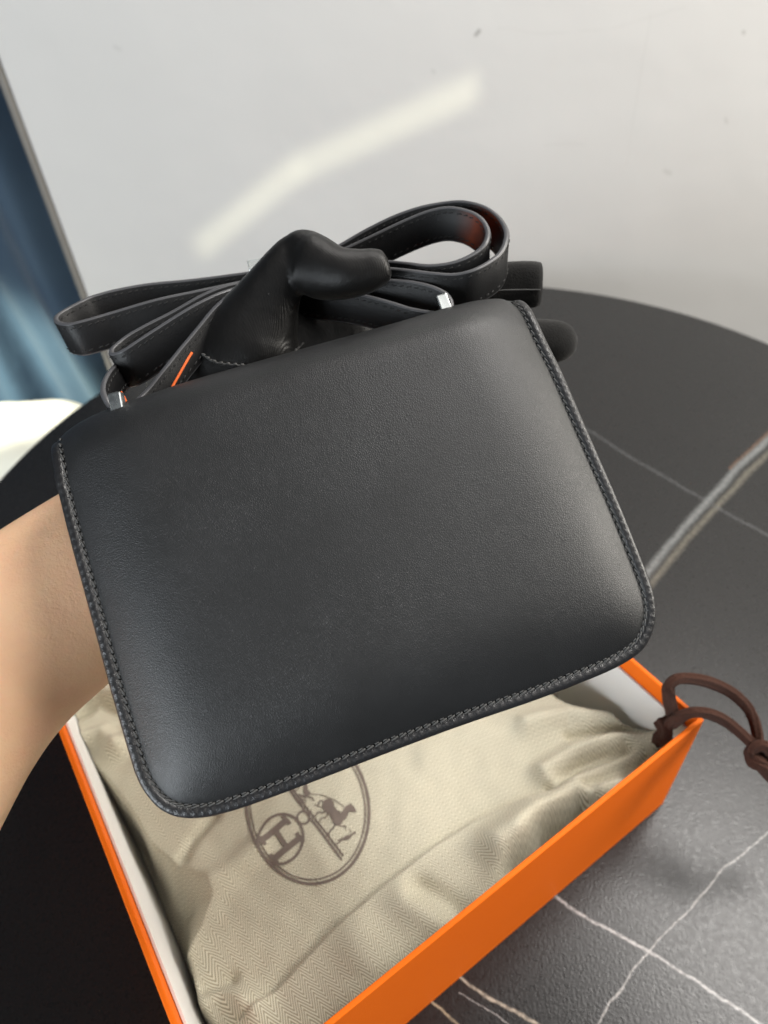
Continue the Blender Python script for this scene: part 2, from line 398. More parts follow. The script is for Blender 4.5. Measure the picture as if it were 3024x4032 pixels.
build('pedestal', *tube(np.array([TC + [0, 0, z] for z in (-.74, -.735, -.72, -.70, -.06, -.03, -.0145)]), lambda i: ellp(*[(.26,) * 2, (.26,) * 2, (.25,) * 2, (.045,) * 2, (.04,) * 2, (.12,) * 2, (.2,) * 2][i], 40), (1.0, 0, 0)), M['steel'], tab, False)

# ---------------------------------------------------------------- orange box
ZR = CAM_H - .36
Nw, Rw, Lw = pz(823, 4432, ZR), pz(2774, 2834, ZR), pz(220, 2960, ZR)
av = (Rw - Nw); BA = np.linalg.norm(av); av = av / BA
bv = np.array([-av[1], av[0], 0]); BB = .335
ez = np.array([0, 0, 1.0])
def ab(a, b, z=0): return Nw * [1, 1, 0] + av * a + bv * b + ez * z
bx = thing('gift_box', 'open orange cardboard box with white lining standing on the table', 'box', ab(BA / 2, BB / 2, 0))
T = .0026; LT = .0016; ZB = .0006
def panel(name, a0, a1, b0, b1, z0, z1, m, bev=.0006):
    return solid(build(name, boxv(ab(a0, b0, z0), av * (a1 - a0), bv * (b1 - b0), ez * (z1 - z0)), BOXF, m, bx, False), bev, 2)
panel('side_panel', 0, BA, 0, T, ZB, ZR, M['orange']); panel('side_panel', 0, BA, BB - T, BB, ZB, ZR, M['orange'])
panel('side_panel', 0, T - .00002, T + .00002, BB - T - .00002, ZB, ZR, M['orange']); panel('side_panel', BA - T + .00002, BA, T + .00002, BB - T - .00002, ZB, ZR, M['orange'])
panel('base_panel', T + .0001, BA - T - .0001, T + .0001, BB - T - .0001, ZB, .003, M['white'], 0)
ZL = ZR - .012; g = T + .0003
panel('liner_panel', g, g + LT, g, BB - g, .0032, ZL, M['white'], .0003); panel('liner_panel', BA - g - LT, BA - g, g, BB - g, .0032, ZL, M['white'], .0003)
panel('liner_panel', g + LT, BA - g - LT, g, g + LT, .0032, ZL, M['white'], .0003); panel('liner_panel', g + LT, BA - g - LT, BB - g - LT, BB - g, .0032, ZL, M['white'], .0003)

# ---------------------------------------------------------------- dust bag of herringbone cloth in the box
k = NT('herringbone_cotton'); wa = k.n('ShaderNodeAttribute'); wa.attribute_name = 'weave'; c = wa.outputs['Vector']; sep = k.n('ShaderNodeSeparateXYZ')
rot = k.n('ShaderNodeVectorRotate', rotation_type='Z_AXIS'); k.put(rot.inputs['Vector'], k.vm('ADD', c, k.vm('SCALE', k.noise(c, 60, 2, out='Color'), scale=.0014)))
rot.inputs['Angle'].default_value = -.10
k.t.links.new(rot.outputs[0], sep.inputs[0])
PW, QW = .0076, .0025
tri = k.math('MULTIPLY', k.math('ABSOLUTE', k.math('SUBTRACT', k.math('FRACT', k.math('DIVIDE', sep.outputs[0], PW)), .5)), PW * 2.0)
ph = k.math('FRACT', k.math('DIVIDE', k.math('ADD', sep.outputs[1], tri), QW))
strp = k.math('ABSOLUTE', k.math('SUBTRACT', ph, .5))
sm = k.rng(strp, .14, .36, 0, 1, True)
yarn = k.noise(c, 2200, 2)
dark = k.mix(k.noise(c, 30, 3), (.33, .30, .215), (.37, .335, .245)); lite = k.mix(yarn, (.70, .66, .53), (.75, .71, .58))
k.bump(k.math('ADD', sm, k.math('MULTIPLY', yarn, .5)), .00022, .6)
k.set(col=k.mix(sm, dark, lite), rough=.9, spec=.15, sheen=.1); M['cloth'] = k.m

def abpx(pts, z=.055):           # photo pixels -> box coordinates a, b on the cloth level
    o = Nw * [1, 1, 0]
    return np.array([[(pz(x, y, z) - o) @ av, (pz(x, y, z) - o) @ bv] for x, y in pts])
LF = abpx([(150, 2790), (250, 2880), (330, 2960), (420, 3060), (520, 3190), (600, 3330), (700, 3405), (815, 3450), (843, 3520), (800, 3650), (748, 3760), (775, 3880), (800, 3960), (860, 4040), (930, 4200), (1000, 4400)])
LB = abpx([(150, 2900), (250, 2990), (330, 3060), (400, 3150), (480, 3270), (580, 3390), (605, 3493), (672, 3687), (740, 3873), (790, 3991), (850, 4200), (900, 4400)], .014)
CR1 = abpx([(960, 4010), (1086, 3881), (1297, 3654), (1500, 3474), (1700, 3325), (1867, 3216), (2088, 3134), (2300, 3095), (2480, 3070)], .062)
ER = abpx([(1900, 2480), (2150, 2600), (2300, 2700), (2420, 2722), (2480, 2762), (2560, 2790), (2620, 2812), (2652, 2850), (2640, 2900), (2680, 2960)], .082)
def ridge(pts, amp, wd, z=None):
    if z is None: z = .078 if pts[0][0] > 2400 else .068 if pts[0][0] > 1900 else .060
    L = abpx(pts, z); k_ = 1.7 if pts[0][0] > 1900 else 1.35
    return L, amp * k_, wd * .85
RID = [ridge([(2620, 2830), (2450, 2770), (2250, 2750), (2080, 2800)], .0045, .0075), ridge([(2620, 2850), (2450, 2850), (2280, 2900), (2150, 2980)], .0055, .007), ridge([(2625, 2870), (2500, 2940), (2330, 3020), (2200, 3040)], .005, .0065),
       ridge([(2560, 2930), (2440, 2980), (2330, 3060)], -.006, .0055), ridge([(2600, 2840), (2420, 2810), (2260, 2830)], -.004, .004), ridge([(2480, 2890), (2300, 2950), (2180, 3060)], -.004, .004),
       ridge([(2460, 3085), (2300, 3120), (2120, 3180), (1960, 3290)], .011, .012), ridge([(2320, 3190), (2200, 3260), (2130, 3340), (2060, 3420)], -.017, .0085), ridge([(2290, 3180), (2170, 3280)], -.012, .006),
       ridge([(2060, 3330), (1960, 3500), (1900, 3600)], .006, .010), ridge([(1660, 3500), (1720, 3540), (1800, 3590)], -.006, .009), ridge([(1600, 3560), (1700, 3600), (1780, 3690)], .0055, .011), ridge([(1420, 3720), (1500, 3850), (1450, 3950)], .004, .014),
       ridge([(720, 3370), (760, 3290), (840, 3200)], -.003, .004), ridge([(840, 3460), (900, 3420), (1000, 3330)], .0035, .008), ridge([(330, 2900), (400, 2880), (470, 2950)], .005, .006), ridge([(200, 2800), (330, 2720), (470, 2740)], .006, .008), ridge([(260, 2700), (360, 2640), (480, 2650)], -.007, .006), ridge([(250, 2830), (380, 2760), (480, 2800)], -.006, .006), ridge([(430, 2960), (500, 2900), (560, 2880)], .004, .007),
       ridge([(780, 3930), (880, 3900), (1020, 3960)], .005, .007), ridge([(800, 3900), (900, 3860)], -.005, .005), ridge([(960, 3980), (1040, 4060)], .004, .008), ridge([(1700, 2950), (1900, 2880), (2100, 2840)], .003, .016), ridge([(1000, 3500), (1300, 3600), (1500, 3450)], -.0015, .02),
       ridge([(640, 3480), (690, 3560), (700, 3680)], .004, .010), ridge([(690, 3420), (700, 3520)], -.003, .006)]
def cloth_h(A, B):
    Q = np.stack([A, B], 1)
    d, s = pdist(Q, LF); sd = d * s                               # positive on the bag's side (right of the line)
    d2, s2 = pdist(Q, LB); sb = d2 * s2
    fr = np.where(sd > 0, 1, np.clip(sb / np.maximum(sb - sd, 1e-5), 0, 1)); fr = np.where((sb <= 0) & (sd < 0), 0, fr)
    global LFS
    h = .014 + .044 * (.75 * sst(fr) + .25 * fr ** 3); LFS = h.copy() + .0045 * np.exp(-((sd - .0055) / .0042) ** 2) + .004 * sst(sd / .08) + .009 * sst((A - .12) / .12) + .017 * sst((A - .195) / .07) * sst((.15 - B) / .10)
    d, s = pdist(Q, CR1); sd = -d * s                               # lower right of the crease
    h += np.where(sd > 0, .0052 * sst(sd / .0022) * np.exp(-sd / .055), -.0012 * np.exp(-(sd / .004) ** 2))
    for L, amp, wd in RID:
        d, _ = pdist(Q, L); h += amp * np.exp(-(d / wd) ** 2)
    d, s = pdist(Q, ER); sd = -d * s
    h = .012 + (h - .012) * sst((sd + .0015) / .0055)
    # sag towards the walls, keep under the liner
    wallfall = np.minimum.reduce([sst(B / .018), sst((BB - B) / .02)])
    h = .020 + (h - .020) * (.72 + .28 * wallfall)
    return np.maximum(h, .0065)
na, nb = 250, 250
aa = np.linspace(g + LT + .0006, BA - g - LT - .0006, na); bb = np.linspace(g + LT + .0006, BB - g - LT - .0006, nb)
GA, GB = np.meshgrid(aa, bb, indexing='ij')
H = cloth_h(GA.ravel(), GB.ravel())
for i in range(len(H)):
    p = Vector((GA.ravel()[i] * 30, GB.ravel()[i] * 30, 0))
    H[i] += .0016 * mnoise.noise(p) + .0006 * mnoise.noise(p * 3.1)
HG = H.reshape(na, nb)
V = [ab(a, b, z) for a, b, z in zip(GA.ravel(), GB.ravel(), H)]
Fc = [(i * nb + j, (i + 1) * nb + j, (i + 1) * nb + j + 1, i * nb + j + 1) for i in range(na - 1) for j in range(nb - 1)]
db = thing('dust_bag', 'beige herringbone cotton dust bag with printed brown emblem lying inside the orange box', 'dust bag', ab(BA / 2, BB / 2, .004))
body = build('cloth', V, Fc, M['cloth'], db)
UA, UB = GA + .35 * LFS.reshape(na, nb), GB                               # the weave follows the cloth down its left fold
at = body.data.attributes.new('weave', 'FLOAT_VECTOR', 'POINT')
at.data.foreach_set('vector', np.stack([UA.ravel(), UB.ravel(), np.zeros(na * nb)], 1).astype(np.float32).ravel())
def hz(a, b):
    fi = np.clip((a - aa[0]) / (aa[1] - aa[0]), 0, na - 1.001); fj = np.clip((b - bb[0]) / (bb[1] - bb[0]), 0, nb - 1.001)
    i, j = int(fi), int(fj); u, v = fi - i, fj - j
    return HG[i, j] * (1 - u) * (1 - v) + HG[i + 1, j] * u * (1 - v) + HG[i, j + 1] * (1 - u) * v + HG[i + 1, j + 1] * u * v

# printed emblem: strokes and patches lying on the cloth
k = NT('brown_print'); c = k.coord(); k.set(col=k.mix(k.noise(c, 700, 2), (.15, .12, .105), (.22, .18, .155)), rough=.9, spec=.1); M['print'] = k.m
EMZ = float(np.mean([hz(*abpx([p], .060)[0]) for p in [(1213, 3300), (1100, 3300), (1300, 3300), (1200, 3420)]]))
def e2(x, y): return np.array([800 + x * .5425, 2900 + y * .5425])
emb = MB()
def put(P2, lift=.00035):
    out = []
    for x, y in P2:
        q = abpx([(x, y)], EMZ)[0]; out.append(ab(q[0], q[1], hz(*q) + lift))
    return out
def stroke(pts, wd, closed=False, n=None, sharp=False, lift=.00035):
    P = np.asarray(pts, float)
    if sharp:
        Q = [];
        for a, b in zip(P[:-1], P[1:]): Q += [a + (b - a) * t for t in np.linspace(0, 1, 12, endpoint=False)]
        Q.append(P[-1]); P = np.array(Q)
    else: P = cr(P, n or 60, closed)
    if P.shape[1] == 3: wds = P[:, 2]; P = P[:, :2]
    else: wds = np.full(len(P), wd)
    Tg = tangents(P); Nn = np.stack([-Tg[:, 1], Tg[:, 0]], 1)
    L = P + Nn * wds[:, None] / 2; Rr = P - Nn * wds[:, None] / 2
    V = put(np.vstack([L, Rr]), lift); m = len(P)
    emb.add((V, [(i, i + 1, m + i + 1, m + i) for i in range(m - 1)]))
def blob(pts, lift=.00045):
    P = cr(np.array(pts, float), 40, True)[:-1]; cc = P.mean(0)
    V = put(np.vstack([cc, P, (P + cc) / 2]), lift); m = len(P); Fq = []
    for i in range(m):
        j = (i + 1) % m; Fq += [(1 + i, 1 + j, 1 + m + j, 1 + m + i), (0, 1 + m + i, 1 + m + j)]
    emb.add((V, Fq))
def ellipse(cx, cy, rx, ry, rot=0, n=48):
    t = np.linspace(0, 2 * math.pi, n, endpoint=False); c_, s_ = math.cos(rot), math.sin(rot)
    return [(cx + rx * math.cos(q) * c_ - ry * math.sin(q) * s_, cy + rx * math.cos(q) * s_ + ry * math.sin(q) * c_) for q in t]
OC = (1212, 3180)
stroke(ellipse(*OC, 240, 298, -.16), 12, True, 150); stroke(ellipse(*OC, 225, 282, -.16), 6, True, 150)
stroke(ellipse(*e2(565, 745), 86, 100, .35), 11, True, 90)
E2 = lambda L: [e2(*p) for p in L]
for a, b in (((430, 765), (605, 605)), ((515, 890), (705, 735))):      # the two stems and their serifs
    stroke(E2([a, b]), 25, sharp=True, lift=.0004)
    d = np.subtract(b, a) / np.hypot(*np.subtract(b, a)); nn = np.array([-d[1], d[0]])
    for p in (a, b): stroke(E2([p - nn * 44, p + nn * 44]), 15, sharp=True, lift=.00045)
stroke(E2([(525, 680), (612, 812)]), 20, sharp=True, lift=.00045)
stroke(ellipse(*e2(728, 590), 24, 25), 9, True, 40)
stroke(E2([(540, 275), (1005, 895)]), 8, sharp=True); stroke(E2([(556, 263), (1018, 868)]), 8, sharp=True)
stroke(E2([(752, 560), (790, 545)]), 10, sharp=True)
# horse, harness, carriage, groom
blob(E2([(868, 492), (885, 462), (920, 455), (945, 478), (955, 515), (985, 552), (1012, 572), (1020, 605), (1005, 640), (975, 655), (950, 640), (935, 605), (915, 570), (885, 545), (868, 520)]))
blob(E2([(1002, 575), (1018, 540), (1038, 510), (1068, 495), (1092, 508), (1112, 540), (1108, 556), (1094, 548), (1080, 536), (1062, 552), (1046, 588), (1026, 612)]))
blob(E2([(1062, 498), (1072, 486), (1078, 498)]))
stroke(E2([(962, 640), (948, 668), (925, 690), (908, 722), (898, 728)]), 7, n=30); stroke(E2([(985, 645), (1008, 655), (1034, 655), (1030, 678)]), 5, n=30)
stroke(E2([(893, 540), (868, 556), (836, 552), (812, 578), (800, 580)]), 6, n=30); stroke(E2([(905, 560), (892, 590), (858, 596), (846, 622)]), 5, n=30); stroke(E2([(880, 478), (858, 468), (842, 484), (836, 502)]), 6, n=30)
stroke(E2([(1030, 560), (960, 545), (880, 520), (800, 500)]), 3, n=30); stroke(E2([(1060, 540), (960, 470), (860, 430), (770, 420)]), 3, n=30); stroke(E2([(915, 455), (900, 500), (905, 560)]), 3, n=30)
blob(E2([(738, 345), (758, 348), (762, 388), (782, 415), (765, 432), (742, 430), (730, 395)])); stroke(E2([(690, 425), (725, 436), (765, 440), (795, 455), (805, 475)]), 6, n=30)
for q in range(6): stroke(E2([(722, 462), (722 + 24 * math.cos(q * 1.047), 462 + 26 * math.sin(q * 1.047))]), 2.5, sharp=True); stroke(E2([(656, 352), (656 + 46 * math.cos(q * 1.047 + .3), 352 + 48 * math.sin(q * 1.047 + .3))]), 2.5, sharp=True)
stroke(ellipse(*e2(722, 462), 13, 14), 4, True, 40); stroke(ellipse(*e2(656, 352), 25, 26), 5, True, 50)
blob(E2([(1024, 738), (1040, 722), (1064, 722), (1072, 736), (1052, 754), (1032, 756)])); blob(ellipse(*e2(1100, 704), 5, 5, 0, 12)); stroke(E2([(1062, 732), (1086, 714), (1096, 706)]), 6, n=30)
stroke(E2([(1030, 750), (1004, 758), (986, 776), (962, 790)]), 5, n=30); stroke(E2([(1028, 742), (1004, 746), (978, 762)]), 4, n=30); stroke(E2([(1066, 728), (1072, 700), (1062, 670)]), 3, n=30)
emb.build('emblem_print', M['print'], db)

# drawstring
k = NT('brown_braided_cord'); c = k.coord()
k.bump(k.math('ADD', k.noise(c, 1800, 4), k.noise(c, 700, 2)), .0011, 1.)
k.set(col=k.mix(k.noise(c, 900, 3), (.040, .016, .010), (.085, .036, .024)), rough=.85, spec=.12, sheen=.04, sheenr=.5); M['cord'] = k.m
def cord(pts, r, n=70):
    P = cr([px(x, y, d) for x, y, d in pts], n); tt = np.linspace(0, 2 * math.pi, 28, endpoint=False)
    def prof(i):
        rad = r * (1 + .13 * np.cos(tt * 6 + i * .03))
        return np.stack([rad * np.cos(tt) * .85, rad * np.sin(tt) * 1.1], 1)
    return tube(P, prof, ez)
rd = np.linalg.norm(R.T @ (Rw - CAMP))                    # distance to the rim corner
zd = -(R.T @ (Rw - CAMP))[2]
ds = MB()
ds.add(cord([(2600, 2850, zd + .012), (2645, 2820, zd + .008), (2636, 2760, zd - .004), (2633, 2705, zd - .012), (2660, 2676, zd - .014), (2705, 2671, zd - .012), (2769, 2680, zd - .008), (2832, 2702, zd - .003), (2885, 2731, zd), (2936, 2778, zd + .002), (2964, 2825, zd + .002), (2980, 2879, zd), (2986, 2940, zd - .002)], .0031))
ds.add(cord([(2590, 2900, zd + .010), (2633, 2857, zd + .004), (2677, 2822, zd - .006), (2721, 2806, zd - .010), (2769, 2806, zd - .010), (2816, 2819, zd - .008), (2863, 2844, zd - .005), (2911, 2882, zd - .004), (2949, 2917, zd - .004), (2985, 2955, zd - .004)], .0031))
ds.add(cord([(2600, 2840, zd + .010), (2620, 2880, zd + .006), (2600, 2920, zd + .012)], .0045, 20))
dso = ds.build('drawstring', M['cord'], db)
kn = MB(); kz = zd - .004
kn.add(cord([(2955, 2985, kz), (2965, 2950, kz - .004), (3000, 2935, kz - .006), (3030, 2965, kz - .004), (3020, 3010, kz - .003), (2985, 3000, kz - .005), (2965, 2975, kz - .002), (2975, 2955, kz + .003), (3020, 2960, kz + .004)], .0033, 60))
kn.add(cord([(2950, 2960, kz + .002), (2960, 3000, kz - .003), (3000, 3020, kz - .005), (3040, 3060, kz - .002), (3090, 3110, kz + .004), (3160, 3190, kz + .015)], .0032, 40))
kn.add(cord([(2985, 2985, kz - .003), (3030, 3030, kz + .003), (3100, 3075, kz + .006), (3180, 3120, kz + .012)], .0030, 40))
kn.build('knot', M['cord'], dso)

# ---------------------------------------------------------------- handbag
BR_ = np.array([[0.9468923, -0.31691868, 0.0543831], [0.30391928, 0.93731347, 0.17051844], [-0.10501449, -0.14493452, 0.9838526]])
BT = np.array([-0.00902546, -0.01048631, -0.25140743])
Mb = np.eye(4); Mb[:3, :3] = R @ BR_; Mb[:3, 3] = R @ BT + CAMP
bag = thing('handbag', 'black grained leather shoulder bag held up over the orange box', 'handbag', mat=Matrix(Mb.tolist()))
def buv(x, y, wz=0.):            # photo pixel -> bag panel coordinates on the plane w = wz
    r = BR_.T @ np.array([(x - 1512) / F, -(y - 2016) / F, -1.0]); o = BR_.T @ (-BT)
    t = (wz - o[2]) / r[2]; return (o + r * t)[:2]
SIDE = [(211, 1736, -9), (204, 1766, -5), (207, 1803, -2), (214, 1850, 0), (224, 1912, 0), (237, 1957, 0), (268, 2083, 0), (298, 2197, 0), (325, 2295, 0), (380, 2498, 0), (434, 2702, 0), (475, 2844, 0), (515, 2980, 0), (542, 3060, 0), (576, 3122, 0), (624, 3176, 0), (678, 3207, 0), (732, 3218, 0), (793, 3217, 0), (868, 3203, 0), (1000, 3162, 0), (1250, 3069, 0), (1500, 2972, 0), (1800, 2860, 0), (2100, 2757, 0), (2281, 2688, 0), (2419, 2629, 0), (2510, 2573, 0), (2556, 2515, 0), (2578, 2444, 0), (2578, 2383, 0), (2561, 2306, 0), (2515, 2183, 0), (2438, 1991, 0), (2361, 1814, 0), (2284, 1638, 0), (2207, 1461, 0), (2146, 1338, 0), (2107, 1269, -2), (2077, 1223, -5), (2046, 1198, -9), (2018, 1189, -12)]
TOP = [(1950, 1192, -14), (1860, 1211, -14), (1760, 1241, -14), (1500, 1318, -14), (1200, 1402, -14), (900, 1487, -14), (700, 1547, -14), (500, 1617, -14), (400, 1650, -14), (330, 1678, -14), (280, 1700, -13), (240, 1722, -12)]
sideL = cr([buv(x, y, z / 1000) for x, y, z in SIDE], 420); topL = cr([buv(*(SIDE[-1][:2]), -.012)] + [buv(x, y, z / 1000) for x, y, z in TOP] + [buv(*(SIDE[0][:2]), -.009)], 160)
ring = np.vstack([sideL, topL[1:-1]]); cen = ring.mean(0)
SOFT = cr(np.vstack([2 * sideL[0] - sideL[60], sideL, 2 * sideL[-1] - sideL[-60]]), 460); SSTEP = np.linalg.norm(SOFT[1] - SOFT[0])
FLG = .0034; RT = .019
def bag_w(Q):
    ds_, _ = pdist(Q, sideL); dt, _ = pdist(Q, topL)
    acc = sum(1 / ((Q - p) ** 2).sum(1).clip(1e-8) ** 2 for p in SOFT) * SSTEP
    soft = (acc / (math.pi / 2)) ** (-1 / 3)
    f = sst((ds_ - .003) / .007); ds_ = ds_ * (1 - f) + soft * f
    x = np.clip((ds_ - FLG) / .030, 0, 1)
    b = .0090 * (1 - (1 - x) ** 2.3) - .0004 * np.exp(-((ds_ - FLG) / .0008) ** 2)
    u = Q[:, 0] / .095; v = Q[:, 1] / .072
    b += .0022 * np.clip(1 - u * u, 0, 1) * np.clip(1 - v * v * .8, 0, 1) * x
    y = 1 - np.clip(dt / RT, 0, 1)
    return b * (1 - .45 * y ** 2) - .014 * (1 - np.sqrt(np.clip(1 - y * y, 0, 1)))
ss = 1 - np.r_[0, .004, .008, .014, .020, .026, .032, .038, .044, .05, .057, .065, .074, .084, .096, .11, .125, .142, .16, .18, .205, .235, .27, .31, .36, .42, .49, .57, .66, .76, .88]
V = []; m = len(ring)
for s_ in ss:
    Q = cen + (ring - cen) * s_; V += list(np.c_[Q, bag_w(Q)])
V.append([*cen, bag_w(cen[None])[0]])
Fc = [(j * m + i, (j + 1) * m + i, (j + 1) * m + (i + 1) % m, j * m + (i + 1) % m) for j in range(len(ss) - 1) for i in range(m)]
Fc += [(len(V) - 1, (len(ss) - 1) * m + (i + 1) % m, (len(ss) - 1) * m + i) for i in range(m)]
Fc = [f[::-1] for f in Fc]
build('back_panel', V, Fc, M['leather'], bag, local=True)
# gusset and flap side behind
w0 = bag_w(ring); V = []; inn = cen + (ring - cen) * .992
for wz in (0, 1, 2, 3): V += list(np.c_[cen + (inn - cen) * (1, .985, .985, .97)[wz], [w0 - .0012, np.minimum(w0 - .004, -.006), np.full(m, -.021), np.full(m, -.0245)][wz]])
V.append([*cen, -.026])
Fc = [(j * m + i, j * m + (i + 1) % m, (j + 1) * m + (i + 1) % m, (j + 1) * m + i) for j in range(3) for i in range(m)]
build('gusset', V[:-1], Fc, M['leather'], bag, local=True)
fr = cen + (inn - cen) * .97; V = list(np.c_[fr, np.full(m, -.0246)]) + list(np.c_[cen + (fr - cen) * .9, np.full(m, -.0275)]) + [[*cen, -.029]]
Fc = [(i, (i + 1) % m, m + (i + 1) % m, m + i) for i in range(m)] + [(m + i, m + (i + 1) % m, 2 * m) for i in range(m)]
build('front_flap', V, Fc, M['leather'], bag, local=True)
# edge binding, pressed in between the stitches
PITCH = .00292
slen = np.r_[0, np.cumsum(np.linalg.norm(np.diff(sideL, axis=0), axis=1))]; NST = int(slen[-1] / PITCH)
sfine = cr(sideL, NST * 6 + 1); wf = bag_w(sfine)
tg = tangents(sfine); inw = np.stack([-tg[:, 1], tg[:, 0]], 1)
if ((cen - sfine[len(sfine) // 2]) @ inw[len(sfine) // 2]) < 0: inw = -inw
V = []; Fc = []; pr = [(-.0001, -.0016), (-.0002, -.0002), (.0004, .0005), (.0014, .0008), (.0024, .0008), (.0030, .0005), (.0034, .0001)]
for i, (p, z) in enumerate(zip(sfine, wf)):
    dent = (.5 - .5 * math.cos(2 * math.pi * i / 6)) ** 2
    for o, h in pr:
        hh = h + (.00022 * (dent - .5) if h > .0006 else 0)
        V.append([p[0] + inw[i, 0] * o, p[1] + inw[i, 1] * o, z + hh + .0004])
q = len(pr); Fc = [(i * q + j, i * q + j + 1, (i + 1) * q + j + 1, (i + 1) * q + j) for i in range(len(sfine) - 1) for j in range(q - 1)]
bd = build('edge_binding', V, [f[::-1] for f in Fc], M['binding'], bag, local=True)
# saddle stitches, each one its own piece
sm_ = MB(); sm_.add(capsule((-.00135, -.00022, 0), (.00135, .00030, 0), .00040, 6)); sm_.add(capsule((-.0011, .00065, -.0001), (.0005, .00085, -.0001), .00030, 5))
first = sm_.build('stitch', M['thread'], bag, local=True); first.parent = bd
for i in range(NST):
    j = i * 6 + 3
    o = first if i == 0 else first.copy()
    if i: COL.objects.link(o)
    o.parent = bd
    p = sfine[j] + inw[j] * .0034
    d = sfine[min(j + 2, len(sfine) - 1)] - sfine[j - 2]; dz = wf[min(j + 2, len(wf) - 1)] - wf[j - 2]
    x = Vector((d[0], d[1], dz)).normalized(); y = Vector((inw[j, 0], inw[j, 1], 0)); z = x.cross(y).normalized()
    if z.z < 0: z = -z
    y = z.cross(x)
    a = random.uniform(-.07, .07)
    mt = (Matrix((x, y, z)).transposed() @ Matrix.Rotation(a + .10, 3, 'Z')).to_4x4(); mt.translation = Vector((p[0], p[1], bag_w(p[None])[0] + .00085))
    o.matrix_local = mt
# metal strap holders at the top edge
def holder(quad, d, thick):
    P = [px(x, y, d) for x, y in quad]; c_ = sum(P) / 4
    nrm = np.cross(P[1] - P[0], P[3] - P[0]); nrm /= np.linalg.norm(nrm)
    if nrm @ (CAMP - c_) < 0: nrm = -nrm
    V = [p + nrm * thick / 2 for p in P] + [p - nrm * thick / 2 for p in P]
    return solid(build('strap_holder', V, [(0, 1, 2, 3), (4, 7, 6, 5), (0, 4, 5, 1), (1, 5, 6, 2), (2, 6, 7, 3), (3, 7, 4, 0)], M['metal'], bag, False), .0006, 2)
holder([(430, 1553), (481, 1542), (498, 1634), (448, 1645)], .2555, .0042)
holder([(1713, 1168), (1757, 1157), (1790, 1246), (1746, 1258)], .280, .0042)
# the strap: one long ribbon folded into loops in the fist
C2 = lambda L, z: [(1100 + x * .7836, 700 + y * .7836, d) for (x, y), d in zip(L, np.interp(np.linspace(0, 1, len(L)), np.linspace(0, 1, len(z)), z))]
C1 = lambda L, z: [(150 + x * .7233, 700 + y * .7233, d) for (x, y), d in zip(L, np.interp(np.linspace(0, 1, len(L)), np.linspace(0, 1, len(z)), z))]
wl_ = np.array([.30, -.78, -.55]); wr_ = np.array([.02, -.80, -.60])
wl_ /= np.linalg.norm(wl_); wr_ /= np.linalg.norm(wr_)
stp = MB(); thr = MB()
LW = []
def ribbon(pts, wdir, width=.0150, th=.0023, n=150, interior=None, lmat=2, stitch=True):
    P = cr([px(*p) for p in pts], n); W = R @ np.asarray(wdir, float); Tg = tangents(P)
    prof0 = []; b = .0006
    pr = [(-th / 2, b), (-th / 2 + b * .5, b * .2), (0, -b * .25), (th / 2 - b * .5, b * .2), (th / 2, b), (th / 2, width * .5), (th / 2, width - b), (th / 2 - b * .5, width), (-th / 2 + b * .5, width), (-th / 2, width - b), (-th / 2, width * .5)]
    V = []; m = len(pr)
    for i, p in enumerate(P):
        ww = W - Tg[i] * (W @ Tg[i]) * .6; ww /= np.linalg.norm(ww); s = np.cross(Tg[i], ww); s /= np.linalg.norm(s)
        V += [p + s * a + ww * c_ for a, c_ in pr]
    Fc = []; I = []
    for i in range(n - 1):
        for j in range(m):
            Fc.append((i * m + j, i * m + (j + 1) % m, (i + 1) * m + (j + 1) % m, (i + 1) * m + j))
            mi = 1 if j in (0, 1, 2, 3, 6, 7, 8) else 0
            if interior and interior[0] - .10 <= i / n <= interior[1] + .10 and j in interior[2]: mi = lmat
            I.append(mi)
    Fc += [tuple(range(m))[::-1], tuple(range((n - 1) * m, n * m))]; I += [1, 1]
    stp.add((V, Fc), I)
    for i in range(n): LW.extend([float(sst((min(i / n - interior[0], interior[1] - i / n) + .05) / .10)) if interior else 0.] * m)
    if not stitch: return
    L = np.r_[0, np.cumsum(np.linalg.norm(np.diff(P, axis=0), axis=1))]
    for sgn in (-1, 1):
        for off in (.0021, width - .0021):
            for s0 in np.arange(.002, L[-1] - .003, .0033):
                i = int(np.searchsorted(L, s0)); i = min(i, n - 2)
                ww = W - Tg[i] * (W @ Tg[i]) * .6; ww /= np.linalg.norm(ww); s = np.cross(Tg[i], ww); s /= np.linalg.norm(s)
                c0 = P[i] + ww * off + s * sgn * (th / 2 + .0001)
                t_ = Tg[i] + ww * .25 * sgn; t_ /= np.linalg.norm(t_)
                thr.add(capsule(c0 - t_ * .0009, c0 + t_ * .0009, .00026, 5))
# left: long loop, short loop, the limb through the left holder
ribbon(C1([(1330, 470), (1150, 510), (850, 550), (600, 575), (430, 605), (300, 640), (230, 670), (150, 712), (100, 745), (95, 772), (130, 789), (180, 790), (280, 765), (400, 730), (640, 660), (850, 615), (1100, 562), (1250, 530)], [.318, .314, .306, .296, .292, .300, .312]), wl_, .0142)
ribbon(C1([(1250, 545), (1100, 566), (1000, 590), (880, 640), (720, 730), (600, 790), (500, 845), (440, 888), (400, 925), (396, 950), (420, 952), (470, 930), (560, 870), (700, 780), (830, 700), (960, 635), (1060, 600), (1200, 560)], [.302, .296, .288, .281, .277, .282, .294]), wl_, .0150)
ribbon(C1([(1180, 560), (1060, 620), (960, 700), (860, 820), (760, 940), (680, 1040), (600, 1140), (540, 1200), (490, 1245), (440, 1262), (395, 1240), (362, 1195), (348, 1150), (358, 1100), (390, 1045), (450, 985), (520, 930)], [.287, .280, .272, .266, .2615, .263, .272, .306]), wl_, .0105, interior=(.76, 1.0, (4, 5)))
